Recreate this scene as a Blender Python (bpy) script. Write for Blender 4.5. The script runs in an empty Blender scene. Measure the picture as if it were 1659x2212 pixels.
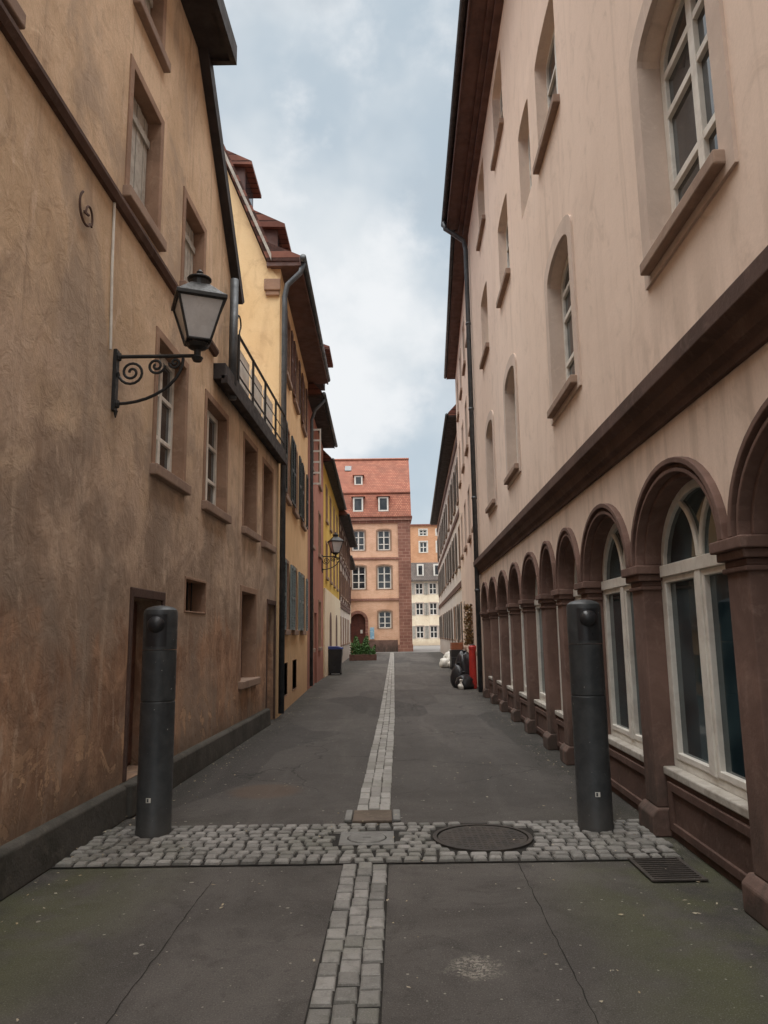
import bpy, bmesh, math, random
from mathutils import Vector, Matrix
from mathutils.geometry import tessellate_polygon
random.seed(7)
S=bpy.context.scene
COL=S.collection
# ------------------------------------------------------------------ materials
class NT:
    def __init__(s,name):
        s.m=bpy.data.materials.new(name); s.m.use_nodes=True
        s.t=s.m.node_tree; s.b=s.t.nodes["Principled BSDF"]
        s.pos=s.t.nodes.new("ShaderNodeNewGeometry")
    def n(s,ty,**k):
        x=s.t.nodes.new(ty)
        for a,v in k.items(): setattr(x,a,v)
        return x
    def l(s,a,b): s.t.links.new(a,b)
    def vec(s,sc=(1,1,1),off=(0,0,0)):
        m=s.n("ShaderNodeMapping"); m.inputs["Scale"].default_value=sc; m.inputs["Location"].default_value=off
        s.l(s.pos.outputs["Position"],m.inputs["Vector"]); return m.outputs[0]
    def noise(s,scale,detail=5,rough=.6,dist=0,sc=(1,1,1),off=(0,0,0)):
        x=s.n("ShaderNodeTexNoise"); x.inputs["Scale"].default_value=scale; x.inputs["Detail"].default_value=detail
        x.inputs["Roughness"].default_value=rough; x.inputs["Distortion"].default_value=dist
        s.l(s.vec(sc,off),x.inputs["Vector"]); return x.outputs["Fac"]
    def ramp(s,f,lo,hi,a=0.,b=1.):
        x=s.n("ShaderNodeMapRange"); x.interpolation_type='SMOOTHSTEP'
        x.inputs[1].default_value=lo; x.inputs[2].default_value=hi; x.inputs[3].default_value=a; x.inputs[4].default_value=b
        s.l(f,x.inputs[0]); return x.outputs[0]
    def mix(s,f,a,b,bt='MIX'):
        x=s.n("ShaderNodeMix",data_type='RGBA',blend_type=bt)
        for i,v in ((0,f),(6,a),(7,b)):
            if hasattr(v,'links'): s.l(v,x.inputs[i])
            else: x.inputs[i].default_value=v if i==0 else (v[0],v[1],v[2],1)
        return x.outputs[2]
    def math(s,op,a,b=0.):
        x=s.n("ShaderNodeMath",operation=op)
        for i,v in ((0,a),(1,b)):
            if hasattr(v,'links'): s.l(v,x.inputs[i])
            else: x.inputs[i].default_value=v
        return x.outputs[0]
    def xyz(s):
        x=s.n("ShaderNodeSeparateXYZ"); s.l(s.pos.outputs["Position"],x.inputs[0]); return x.outputs
    def bump(s,h,st=.3,dist=.01,prev=None):
        x=s.n("ShaderNodeBump"); x.inputs["Strength"].default_value=st; x.inputs["Distance"].default_value=dist
        s.l(h,x.inputs["Height"])
        if prev: s.l(prev,x.inputs["Normal"])
        return x.outputs[0]
    def out(s,col,rough=.85,nrm=None,metal=0,spec=None):
        if hasattr(col,'links'): s.l(col,s.b.inputs["Base Color"])
        else: s.b.inputs["Base Color"].default_value=(*col,1)
        if hasattr(rough,'links'): s.l(rough,s.b.inputs["Roughness"])
        else: s.b.inputs["Roughness"].default_value=rough
        s.b.inputs["Metallic"].default_value=metal
        if spec is not None: s.b.inputs["Specular IOR Level"].default_value=spec
        if nrm: s.l(nrm,s.b.inputs["Normal"])
        return s.m
def plaster(name,light,base,dark,damp=1.6,streak=.5,bs=.5,blot=.6,low=None):
    t=NT(name); z=t.xyz()[2]
    c=t.mix(t.ramp(t.noise(blot,7,.62,.6),.38,.62),base,light)
    c=t.mix(t.ramp(t.noise(2.6,8,.68,1.2,(1,1,.8)),.5,.72,0,.45),c,dark)
    c=t.mix(t.math('MULTIPLY',t.ramp(t.noise(3.2,6,.6,.4,(1,1,.13)),.5,.7),streak),c,dark)
    if low:
        # grime washing down above the arcade
        w=t.math('MULTIPLY',t.ramp(z,4.1,3.25),t.ramp(t.noise(4,7,.66,.5,(1,1,.15),(1,2,0)),.42,.66))
        c=t.mix(t.math('MULTIPLY',w,low),c,dark)
        c=t.mix(t.math('MULTIPLY',t.ramp(t.noise(5,6,.6,.2,(1,1,.05),(6,2,0)),.58,.74),low*.8),c,dark)
    if damp>0:
        w=t.math('ADD',z,t.math('MULTIPLY',t.noise(1.7,6,.65,.8),-2.2*damp*.6))
        c=t.mix(t.ramp(w,damp*.55,-damp*.55,0,.75),c,dark)
    fine=t.noise(55,4,.7)
    c=t.mix(t.ramp(fine,.35,.75,0,.18),c,dark)
    n1=t.bump(t.noise(6,6,.6,.3),.35*bs,.04)
    n2=t.bump(fine,.45*bs,.008,n1)
    return t.out(c,.92,n2,spec=.25)
def old_plaster():
    t=NT('weathered_ochre_plaster'); z=t.xyz()[2]
    tan=t.mix(t.ramp(t.noise(.7,7,.62,.8),.36,.64),(.58,.415,.27),(.72,.535,.37))
    gry=t.mix(t.ramp(t.noise(1.3,8,.66,1),.38,.62),(.33,.245,.185),(.58,.43,.32))
    red=t.mix(t.ramp(t.noise(1.8,8,.68,1),.38,.62),(.27,.155,.10),(.50,.30,.19))
    w=t.math('ADD',z,t.math('MULTIPLY',t.math('SUBTRACT',t.noise(.8,8,.66,1.2),.5),5.5))
    c=t.mix(t.ramp(w,2.3,4.6),gry,tan)
    w2=t.math('ADD',z,t.math('MULTIPLY',t.math('SUBTRACT',t.noise(1.1,8,.68,.8,(1,1,.7),(5,0,0)),.5),2.6))
    c=t.mix(t.ramp(w2,1.80,1.35),c,red)
    # darker tide line along the top of the rising damp
    tl=t.math('MULTIPLY',t.ramp(w2,2.25,1.82),t.ramp(w2,1.35,1.78))
    c=t.mix(t.math('MULTIPLY',tl,.45),c,(.25,.17,.12))
    c=t.mix(t.ramp(t.noise(4.5,8,.72,1.6,(1,.7,.45)),.5,.72,0,.5),c,(.29,.20,.14))
    c=t.mix(t.ramp(t.noise(3.0,7,.65,.3,(1,1,.08)),.52,.70,0,.55),c,(.27,.185,.13))
    c=t.mix(t.ramp(t.noise(7.0,7,.65,.3,(1,1,.06),(4,4,0)),.55,.72,0,.4),c,(.70,.54,.40))
    c=t.mix(t.ramp(t.noise(5,8,.7,1.,(1,1,.35),(2,7,1)),.54,.7,0,.5),c,(.74,.57,.43))
    c=t.mix(t.ramp(t.noise(.9,6,.6,.6,(1,1,.6),(8,3,4)),.50,.64,0,.6),c,(.34,.27,.215))
    c=t.mix(t.ramp(t.noise(14,7,.75,.6),.55,.75,0,.3),c,(.27,.18,.12))
    m=t.math('MULTIPLY',t.ramp(t.noise(2.6,9,.74,1.4,(1,1,.8),(3,1,0)),.545,.56),t.ramp(z,1.1,.5))
    c=t.mix(t.math('MULTIPLY',m,.75),c,(.62,.39,.24))
    c=t.mix(t.ramp(z,.6,.25,0,.6),c,(.15,.11,.08))
    fine=t.noise(60,4,.75)
    c=t.mix(t.ramp(fine,.4,.78,0,.25),c,(.26,.18,.12))
    n=t.bump(m,.7,-.008); n=t.bump(t.noise(5,7,.62,.6),.35,.05,n); n=t.bump(t.noise(17,5,.65,.5),.2,.010,n); n=t.bump(fine,.35,.006,n)
    return t.out(c,.93,n,spec=.2)
def stone(name,a,b,c3,sc=1.,rough=.85,bs=.5,grime=0):
    t=NT(name)
    c=t.mix(t.ramp(t.noise(1.6*sc,7,.65,.6),.36,.64),a,b)
    c=t.mix(t.ramp(t.noise(7*sc,7,.7,1),.5,.75,0,.7),c,c3)
    if grime:
        z=t.xyz()[2]
        c=t.mix(t.math('MULTIPLY',t.ramp(z,1.0,.1),t.ramp(t.noise(5,6,.65,.5,(1,1,.5)),.35,.6,.3,1)),c,(.07,.052,.042))
        c=t.mix(t.ramp(t.noise(6,6,.65,.2,(1,1,.1)),.55,.72,0,.5),c,b)
    f=t.noise(60,4,.7); c=t.mix(t.ramp(f,.4,.8,0,.3),c,b)
    n=t.bump(f,.4*bs,.006,t.bump(t.noise(9*sc,6,.7),.4*bs,.02))
    return t.out(c,rough,n,spec=.3)
def paint(name,a,b,rough=.5,metal=0,sc=6.,bs=.2,chips=None):
    t=NT(name)
    c=t.mix(t.ramp(t.noise(sc,6,.7,.4),.35,.7),a,b)
    if chips:
        c=t.mix(t.ramp(t.noise(26,3,.6),.715,.73,0,.9),c,chips)
        c=t.mix(t.ramp(t.xyz()[2],.35,.0,0,.5),c,(.075,.068,.06))
    r=t.ramp(t.noise(sc*2,5,.6),.3,.7,rough-.08,rough+.15)
    return t.out(c,r,t.bump(t.noise(sc*9,4,.6),bs,.003),metal)
def brick(name,c1,c2,mort,axes,w=.22,h=.07,ms=.012,bs=.4,rough=.85,dirt=None,off=.5):
    t=NT(name); X=t.xyz(); cb=t.n("ShaderNodeCombineXYZ")
    t.l(X[axes[0]],cb.inputs[0]); t.l(X[axes[1]],cb.inputs[1])
    b=t.n("ShaderNodeTexBrick"); t.l(cb.outputs[0],b.inputs["Vector"]); b.offset=off
    b.inputs["Scale"].default_value=1; b.inputs["Brick Width"].default_value=w; b.inputs["Row Height"].default_value=h
    b.inputs["Mortar Size"].default_value=ms; b.inputs["Mortar Smooth"].default_value=.3
    for k,v in (("Color1",c1),("Color2",c2),("Mortar",mort)): b.inputs[k].default_value=(*v,1)
    c=t.mix(t.ramp(t.noise(.8,7,.65,.5),.4,.68,0,.6),b.outputs["Color"],dirt or tuple(x*.5 for x in c1))
    c=t.mix(t.ramp(t.noise(9,5,.7),.45,.75,0,.3),c,c2)
    return t.out(c,rough,t.bump(b.outputs["Fac"],bs,-.01),spec=.25)
def glassm(name,tint,var):
    t=NT(name)
    c=t.mix(t.ramp(t.noise(1.3,3,.5,.6),.4,.66),tint,var)
    return t.out(c,.05,t.bump(t.noise(1.8,2,.5),.12,.02),spec=.7)
M={}
M['left']=old_plaster()
M['right']=plaster('pink_beige_plaster',(.80,.64,.53),(.74,.585,.48),(.50,.385,.305),0,.16,.25,.35,.55)
M['yellow']=plaster('yellow_plaster',(.82,.62,.36),(.75,.54,.29),(.50,.33,.18),1.5,.35,.4)
M['orange']=plaster('orange_ochre_plaster',(.80,.56,.32),(.73,.49,.26),(.48,.30,.17),1.4,.3,.4)
M['red']=plaster('rose_red_plaster',(.46,.22,.165),(.40,.18,.135),(.25,.11,.08),1.2,.3,.4)
M['mustard']=plaster('mustard_plaster',(.68,.47,.11),(.62,.41,.085),(.45,.29,.07),1.0,.2,.3)
M['cream']=plaster('cream_plaster',(.84,.74,.57),(.78,.66,.49),(.52,.40,.28),.8,.2,.3)
M['white']=plaster('white_plaster',(.76,.69,.62),(.68,.60,.53),(.42,.34,.29),1.0,.45,.4)
M['sand']=stone('brown_sandstone',(.20,.122,.097),(.13,.078,.062),(.27,.18,.145),1,.85,.6,1)
M['sandd']=stone('dark_brown_stone',(.115,.068,.053),(.075,.044,.034),(.16,.108,.085),1,.85,.6)
M['sandp']=stone('pink_stone_trim',(.60,.48,.40),(.52,.41,.34),(.68,.56,.47),1,.85,.3)
M['sill']=stone('brown_sill_stone',(.34,.24,.18),(.25,.17,.13),(.42,.31,.24))
M['jamb']=stone('reddish_stone_surround',(.35,.22,.15),(.25,.155,.105),(.45,.31,.22))
M['plinth']=stone('dark_plinth_stone',(.085,.077,.066),(.05,.046,.038),(.14,.125,.10),1,.9,1.3)
M['glass']=glassm('window_glass',(.012,.016,.02),(.045,.05,.055))
M['glassb']=glassm('shop_window_glass',(.01,.022,.028),(.035,.065,.075))
M['whitep']=paint('white_window_paint',(.76,.73,.66),(.60,.56,.50),.45,0,5)
M['greyp']=paint('weathered_grey_wood',(.46,.43,.38),(.30,.27,.23),.75,0,7,.5)
M['greyd']=paint('grey_brown_shutter_wood',(.17,.145,.125),(.11,.095,.08),.75,0,5,.5)
M['blue']=paint('blue_grey_shutter_paint',(.22,.27,.27),(.15,.19,.20),.6,0,5)
M['green']=paint('dark_green_shutter_paint',(.035,.05,.05),(.02,.03,.03),.5,0,5)
M['brownw']=paint('brown_wood',(.13,.06,.04),(.08,.035,.025),.6,0,5,.4)
M['doorr']=paint('dark_red_door_paint',(.13,.035,.02),(.07,.02,.015),.55,0,4,.4)
M['soffit']=paint('brown_soffit_paint',(.12,.058,.045),(.07,.034,.028),.65,0,2.5,.3)
M['soffd']=paint('black_brown_soffit',(.03,.021,.019),(.015,.011,.010),.7,0,3,.3)
M['iron']=paint('black_wrought_iron',(.018,.018,.018),(.03,.028,.026),.5,.3,20)
M['zinc']=paint('grey_zinc',(.10,.108,.115),(.06,.065,.07),.45,.4,5)
M['bol']=paint('charcoal_bollard_paint',(.028,.031,.033),(.048,.051,.052),.45,0,9,.15,(.30,.30,.28))
M['tile']=brick('red_roof_tiles',(.29,.10,.065),(.40,.165,.105),(.10,.04,.03),(0,2),.2,.17,.02,.8,.85,(.16,.07,.05))
M['tiley']=brick('red_brown_roof_tiles',(.17,.068,.052),(.24,.105,.075),(.05,.025,.02),(1,2),.2,.17,.02,.8,.85)
M['slate']=brick('grey_slate',(.13,.11,.10),(.17,.14,.12),(.06,.05,.05),(0,2),.25,.2,.02,.5)
M['farb']=brick('pink_orange_brick',(.76,.47,.32),(.68,.39,.25),(.76,.56,.42),(0,2),.28,.09,.012,.3,.85,(.52,.30,.19))
M['farb2']=brick('orange_brick',(.66,.34,.19),(.58,.28,.14),(.64,.44,.30),(0,2),.4,.16,.02,.3,.85,(.48,.24,.13))
M['quoin']=brick('red_sandstone_blocks',(.31,.15,.11),(.23,.10,.075),(.44,.29,.22),(0,2),.62,.28,.018,.4)
M['frost']=paint('frosted_lamp_glass',(.60,.59,.58),(.48,.47,.46),.3,0,3,.05)
M['black']=paint('black_plastic',(.015,.015,.017),(.025,.025,.027),.35,0,5,.3)
M['bluep']=paint('blue_plastic',(.03,.05,.20),(.02,.035,.14),.45)
M['redp']=paint('red_plastic',(.48,.03,.02),(.36,.025,.02),.5)
M['bagw']=paint('white_plastic_bag',(.70,.68,.62),(.55,.52,.46),.4,0,9,.6)
M['orng']=paint('orange_crate_plastic',(.32,.11,.05),(.2,.07,.035),.5)
M['leaf']=paint('green_leaves',(.07,.16,.03),(.03,.08,.02),.6,0,12)
M['leafr']=paint('rust_autumn_leaves',(.22,.10,.035),(.07,.08,.025),.6,0,12)
M['litter']=paint('dry_leaf_litter',(.30,.22,.12),(.42,.38,.30),.8,0,9)
M['poster']=paint('blue_poster',(.10,.35,.55),(.6,.7,.75),.5,0,9)
M['metal']=stone('rusty_cast_iron',(.060,.050,.042),(.040,.035,.031),(.10,.078,.06),3,.7,1)
M['drain']=stone('brown_drain_plate',(.15,.115,.088),(.10,.077,.058),(.19,.15,.115),2)
M['pale']=stone('pale_stone',(.20,.195,.18),(.14,.135,.125),(.26,.25,.23),3,.8,.6)
def asphalt():
    t=NT('asphalt'); X=t.xyz()
    c=t.mix(t.ramp(t.noise(.55,7,.65,.6),.38,.62),(.072,.064,.057),(.118,.105,.094))
    c=t.mix(t.ramp(t.noise(3,8,.7,1),.47,.68,0,.65),c,(.055,.049,.044))
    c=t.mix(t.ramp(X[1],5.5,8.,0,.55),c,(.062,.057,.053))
    # old repair patches with slightly different tone
    vp=t.n("ShaderNodeTexVoronoi",voronoi_dimensions='2D',distance='CHEBYCHEV'); vp.inputs["Scale"].default_value=.55; t.l(t.vec((1.1,.45,1),(2,.3,0)),vp.inputs["Vector"])
    sp_=t.n("ShaderNodeSeparateColor"); t.l(vp.outputs["Color"],sp_.inputs[0])
    pt=t.math('MULTIPLY',t.math('GREATER_THAN',sp_.outputs[0],.62),t.ramp(X[1],6.6,6.9))
    c=t.mix(t.math('MULTIPLY',pt,.55),c,(.038,.035,.033))
    pt2=t.math('MULTIPLY',t.math('LESS_THAN',sp_.outputs[0],.25),t.ramp(X[1],6.6,6.9))
    c=t.mix(t.math('MULTIPLY',pt2,.45),c,(.115,.105,.095))
    c=t.mix(t.ramp(t.noise(2.2,6,.6,.3,(1,.12,1)),.5,.7,0,.4),c,(.135,.122,.11))
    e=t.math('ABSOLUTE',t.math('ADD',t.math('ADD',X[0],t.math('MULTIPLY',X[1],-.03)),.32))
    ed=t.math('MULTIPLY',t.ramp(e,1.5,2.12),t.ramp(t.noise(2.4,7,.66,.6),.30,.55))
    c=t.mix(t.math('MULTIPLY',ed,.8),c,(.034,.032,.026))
    g=t.math('MULTIPLY',t.ramp(e,.9,1.7),t.ramp(t.noise(1.1,6,.6,.4,(1,1,1),(4,2,0)),.38,.58))
    g=t.math('MULTIPLY',g,t.ramp(X[1],7.0,4.4))
    c=t.mix(t.math('MULTIPLY',g,.7),c,(.080,.086,.036))
    sp=t.noise(140,3,.8); c=t.mix(t.ramp(sp,.53,.72,0,.8),c,(.24,.222,.20))
    c=t.mix(t.ramp(sp,.46,.30,0,.7),c,(.024,.021,.019))
    c=t.mix(t.ramp(t.noise(45,4,.7,0,(1,1,1),(9,0,0)),.58,.70,0,.5),c,(.19,.175,.155))
    c=t.mix(t.ramp(t.noise(22,5,.7,.4,(1,1,1),(3,8,0)),.56,.70,0,.5),c,(.045,.04,.036))
    for s_,th_,rr_ in ((4.5,.80,.055),(13.,.86,.09)):
        v=t.n("ShaderNodeTexVoronoi",voronoi_dimensions='2D'); v.inputs["Scale"].default_value=s_; t.l(t.vec((1,1,1),(3,s_,0)),v.inputs["Vector"])
        sx=t.n("ShaderNodeSeparateColor"); t.l(v.outputs["Color"],sx.inputs[0])
        rad=t.math('MULTIPLY',t.ramp(sx.outputs[0],th_,1),rr_)
        m=t.math('LESS_THAN',t.math('ADD',v.outputs["Distance"],t.math('MULTIPLY',t.math('SUBTRACT',t.noise(60,2,.5),.5),.06)),rad)
        c=t.mix(t.math('MULTIPLY',m,.6),c,(.40,.37,.31))
    d=t.n("ShaderNodeVectorMath",operation='DISTANCE'); d.inputs[1].default_value=(.40,3.66,0)
    t.l(t.pos.outputs["Position"],d.inputs[0])
    dd=t.math('ADD',d.outputs["Value"],t.math('MULTIPLY',t.math('SUBTRACT',t.noise(9,4,.6),.5),.35))
    q=t.math('MULTIPLY',t.ramp(dd,.17,.02),t.ramp(t.noise(42,6,.8,1),.47,.56))
    c=t.mix(t.math('MULTIPLY',q,.7),c,(.42,.38,.32))
    d2=t.n("ShaderNodeVectorMath",operation='DISTANCE'); d2.inputs[1].default_value=(-1.2,7.6,0)
    t.l(t.pos.outputs["Position"],d2.inputs[0])
    c=t.mix(t.math('MULTIPLY',t.ramp(d2.outputs["Value"],.42,.25),.5),c,(.13,.083,.056))
    v2=t.n("ShaderNodeTexVoronoi",feature='DISTANCE_TO_EDGE'); v2.inputs["Scale"].default_value=.42
    wv=t.n("ShaderNodeVectorMath",operation='ADD'); nz=t.n("ShaderNodeTexNoise"); nz.inputs["Scale"].default_value=2.5; nz.inputs["Detail"].default_value=5
    t.l(t.pos.outputs["Position"],nz.inputs["Vector"]); sc=t.n("ShaderNodeVectorMath",operation='SCALE'); sc.inputs["Scale"].default_value=.35
    t.l(nz.outputs["Color"],sc.inputs[0]); t.l(t.pos.outputs["Position"],wv.inputs[0]); t.l(sc.outputs[0],wv.inputs[1]); t.l(wv.outputs[0],v2.inputs["Vector"])
    ck=t.math('MULTIPLY',t.ramp(v2.outputs["Distance"],.005,.001),t.ramp(X[1],6.5,8.5,0,.6))
    c=t.mix(ck,c,(.022,.02,.019))
    n=t.bump(sp,.9,.010,t.bump(t.noise(22,4,.6),.4,.01,t.bump(t.noise(4,5,.6),.4,.03)))
    return t.out(c,.88,n,spec=.3)
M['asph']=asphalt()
def cobble(name,a,b,lo=(.08,.073,.063)):
    t=NT(name)
    r=t.pos.outputs["Random Per Island"]
    c=t.mix(r,a,b)
    c=t.mix(t.ramp(t.noise(18,6,.7,.6),.45,.7,0,.5),c,lo)
    c=t.mix(t.ramp(t.noise(1.2,5,.6),.45,.65,0,.4),c,(.11,.11,.08))
    f=t.noise(120,3,.7); c=t.mix(t.ramp(f,.5,.8,0,.5),c,(.36,.35,.31))
    return t.out(c,.75,t.bump(f,.5,.004,t.bump(t.noise(25,4,.6),.5,.01)))
M['sett']=cobble('granite_setts',(.125,.118,.106),(.26,.245,.225))
M['settl']=cobble('pale_granite_setts',(.20,.188,.17),(.31,.295,.27),(.15,.14,.125))
M['mort']=stone('joint_dirt',(.028,.025,.021),(.018,.016,.014),(.045,.041,.03),4,.95,1)
M['mortl']=stone('pale_joint',(.085,.078,.068),(.06,.055,.048),(.11,.10,.09),4,.95,1)
M['plaza']=stone('pale_paving',(.17,.16,.148),(.13,.12,.11),(.20,.185,.17),.5,.9,.4)
# ------------------------------------------------------------------ geometry helpers
def FL(a,k): return lambda s,d,z: Vector((a+k*s+d,s,z))
def FR(a,k): return lambda s,d,z: Vector((a+k*s-d,s,z))
def FY(Y): return lambda s,d,z: Vector((s,Y-d,z))
def empty(name,loc,label,cat,group=None):
    e=bpy.data.objects.new(name,None); e.location=loc; COL.objects.link(e)
    e["label"]=label; e["category"]=cat
    if group: e["group"]=group
    return e
def world_loc(o):
    v=Vector(o.location)
    while o.parent: o=o.parent; v+=o.location
    return v
def mk(name,bm,mat,parent=None,loc=None,bevel=0,smooth=False,label=None,cat=None,kind=None,group=None,seg=2):
    bmesh.ops.remove_doubles(bm,verts=bm.verts,dist=1e-5)
    bmesh.ops.recalc_face_normals(bm,faces=bm.faces)
    o0=world_loc(parent) if parent else Vector(loc or (0,0,0))
    for v in bm.verts: v.co-=o0
    me=bpy.data.meshes.new(name); bm.to_mesh(me); bm.free()
    if smooth:
        for p in me.polygons: p.use_smooth=True
    me.materials.append(M[mat] if isinstance(mat,str) else mat)
    o=bpy.data.objects.new(name,me); COL.objects.link(o)
    if parent: o.parent=parent
    else: o.location=o0
    if bevel:
        b=o.modifiers.new("b",'BEVEL'); b.width=bevel; b.segments=seg; b.limit_method='ANGLE'; b.angle_limit=math.radians(40)
    if label: o["label"]=label
    if cat: o["category"]=cat
    if kind: o["kind"]=kind
    if group: o["group"]=group
    return o
def box(bm,fr,s0,s1,d0,d1,z0,z1):
    vs=[bm.verts.new(fr(s,d,z)) for s in (s0,s1) for d in (d0,d1) for z in (z0,z1)]
    for f in ((0,1,3,2),(4,6,7,5),(0,4,5,1),(2,3,7,6),(0,2,6,4),(1,5,7,3)): bm.faces.new([vs[i] for i in f])
def arch(s0,s1,z0,z1,rise=0,n=14):
    if rise<=0: return [(s0,z0),(s1,z0),(s1,z1),(s0,z1)]
    p=[(s0,z0),(s1,z0)]; c=(s0+s1)/2; r=(s1-s0)/2
    for i in range(n+1):
        a=math.pi*i/n; p.append((c+r*math.cos(a),z1-rise+rise*math.sin(a)))
    return p
def prism(bm,fr,outer,holes,d0,d1):
    loops=[outer]+holes
    tri=tessellate_polygon([[Vector((p[0],p[1],0)) for p in l] for l in loops])
    flat=[p for l in loops for p in l]
    A=[bm.verts.new(fr(p[0],d0,p[1])) for p in flat]; B=[bm.verts.new(fr(p[0],d1,p[1])) for p in flat]
    for t in tri:
        try: bm.faces.new([A[i] for i in t]); bm.faces.new([B[i] for i in t])
        except ValueError: pass
    k=0
    for l in loops:
        n=len(l)
        for i in range(n):
            j=(i+1)%n
            try: bm.faces.new([A[k+i],A[k+j],B[k+j],B[k+i]])
            except ValueError: pass
        k+=n
def sweep(bm,fr,prof,s0,s1):
    A=[bm.verts.new(fr(s0,d,z)) for d,z in prof]; B=[bm.verts.new(fr(s1,d,z)) for d,z in prof]
    n=len(prof); bm.faces.new(A); bm.faces.new(B[::-1])
    for i in range(n): bm.faces.new([A[i],A[(i+1)%n],B[(i+1)%n],B[i]])
def tube(bm,pts,r,n=8,cap=True):
    pts=[Vector(p) for p in pts]; rings=[]
    for i,p in enumerate(pts):
        t=(pts[min(i+1,len(pts)-1)]-pts[max(i-1,0)]).normalized()
        up=Vector((0,0,1)) if abs(t.z)<.9 else Vector((0,1,0))
        if i and rings:
            x=(prev-t*prev.dot(t)).normalized()
        else: x=t.cross(up).normalized()
        prev=x; y=t.cross(x); rr=r[i] if isinstance(r,(list,tuple)) else r
        rings.append([bm.verts.new(p+(x*math.cos(2*math.pi*k/n)+y*math.sin(2*math.pi*k/n))*rr) for k in range(n)])
    for a,b in zip(rings,rings[1:]):
        for k in range(n): bm.faces.new([a[k],a[(k+1)%n],b[(k+1)%n],b[k]])
    if cap: bm.faces.new(rings[0][::-1]); bm.faces.new(rings[-1])
def lathe(bm,c,prof,n=24,rot=0):
    rings=[[bm.verts.new(Vector((c[0]+r*math.cos(2*math.pi*k/n+rot),c[1]+r*math.sin(2*math.pi*k/n+rot),c[2]+z))) for k in range(n)] for r,z in prof]
    for a,b in zip(rings,rings[1:]):
        for k in range(n): bm.faces.new([a[k],a[(k+1)%n],b[(k+1)%n],b[k]])
    bm.faces.new(rings[0][::-1]); bm.faces.new(rings[-1])
def nb(): return bmesh.new()
def window(par,fr,s0,s1,z0,z1,dep=.2,rise=0,cols=2,rows=(.5,),t=.055,fm='whitep',gm='glass',sill=None,sur=None,name='window'):
    bm=nb()
    prism(bm,fr,arch(s0,s1,z0,z1,rise),[arch(s0+t,s1-t,z0+t,z1-t,max(0,rise-t*.4) if rise else 0)],-dep-.05,-dep+.01)
    for i in range(1,cols):
        c=s0+(s1-s0)*i/cols; box(bm,fr,c-t*.55,c+t*.55,-dep-.045,-dep+.018,z0+t*.8,z1-t*.6)
    for q in rows:
        zz=z0+(z1-z0)*q
        th=t*.35 if len(rows)>1 else t*.5
        if rise and zz>z1-rise:
            sh=(s1-s0)/2*(1-math.sqrt(max(0,1-((zz-(z1-rise))/rise)**2)))
        else: sh=0
        box(bm,fr,s0+t*.8+sh,s1-t*.8-sh,-dep-.043,-dep+.012,zz-th,zz+th)
    w=mk(name,bm,fm,par,bevel=.004)
    bm=nb(); prism(bm,fr,arch(s0+.01,s1-.01,z0+.01,z1-.01,rise),[],-dep-.04,-dep-.02); mk('window_pane',bm,gm,w)
    if sill:
        bm=nb(); box(bm,fr,s0-.12,s1+.12,-dep+.02,.075,z0-.11,z0+.002); mk('window_sill',bm,sill,w,bevel=.012)
    if sur:
        bm=nb(); g=sur[1]
        prism(bm,fr,arch(s0-g,s1+g,z0-.02,z1+g,rise+g*.4 if rise else 0),[arch(s0,s1,z0,z1,rise)],-dep-.05,sur[2] if len(sur)>2 else .012)
        mk('window_surround',bm,sur[0],w,bevel=.006)
    return w
def hole(s0,s1,z0,z1,rise=0,g=0): return arch(s0-g,s1+g,z0-(.02 if g else 0),z1+g,rise+g*.4 if rise and g else rise)
def wallpart(par,fr,outer,holes,mat,thick=.4,back=7.,name='wall',label=None):
    bm=nb(); prism(bm,fr,outer,holes,-thick,0)
    if back: prism(bm,fr,outer,[],-back,-thick-.01)
    return mk(name,bm,mat,par,label=label)
def roof(par,fr,s0,s1,ze,over,rise=4.,depth=7.,mat='tiley',sof='soffd',gut='zinc',d0=0,th=.14):
    bm=nb(); sweep(bm,fr,[(over,ze+.03),(over,ze+th),(-depth/2,ze+rise),(-depth,ze+.03)],s0,s1); r=mk('roof',bm,mat,par)
    bm=nb(); box(bm,fr,s0,s1,-.02,over-.02,ze-.03,ze+.028)
    box(bm,fr,s0,s1,over-.018,over+.004,ze-.05,ze+.10); mk('soffit',bm,sof,r)
    bm=nb(); tube(bm,[fr(s0-.02,over+.06,ze+.06),fr(s1+.02,over+.06,ze+.06)],.06,10); mk('gutter',bm,gut,r,smooth=True)
    return r
def shutter(par,fr,s0,s1,z0,z1,mat,d=.01,name='shutter',slats=True):
    bm=nb(); w=.05
    box(bm,fr,s0,s0+w,d,d+.035,z0,z1); box(bm,fr,s1-w,s1,d,d+.035,z0,z1)
    for zz in (z0,(z0+z1)/2-.03,z1-.06): box(bm,fr,s0+w,s1-w,d+.002,d+.033,zz,zz+.06)
    n=int((z1-z0)/.06)
    for i in range(1,n):
        z=z0+(z1-z0)*i/n
        A=[fr(s0+w,d+.004,z+.02),fr(s1-w,d+.004,z+.02),fr(s1-w,d+.028,z-.015),fr(s0+w,d+.028,z-.015)]
        bm.faces.new([bm.verts.new(a) for a in A])
    box(bm,fr,s0+w,s1-w,d-.002,d+.002,z0+.01,z1-.01)
    return mk(name,bm,mat,par)
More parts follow.
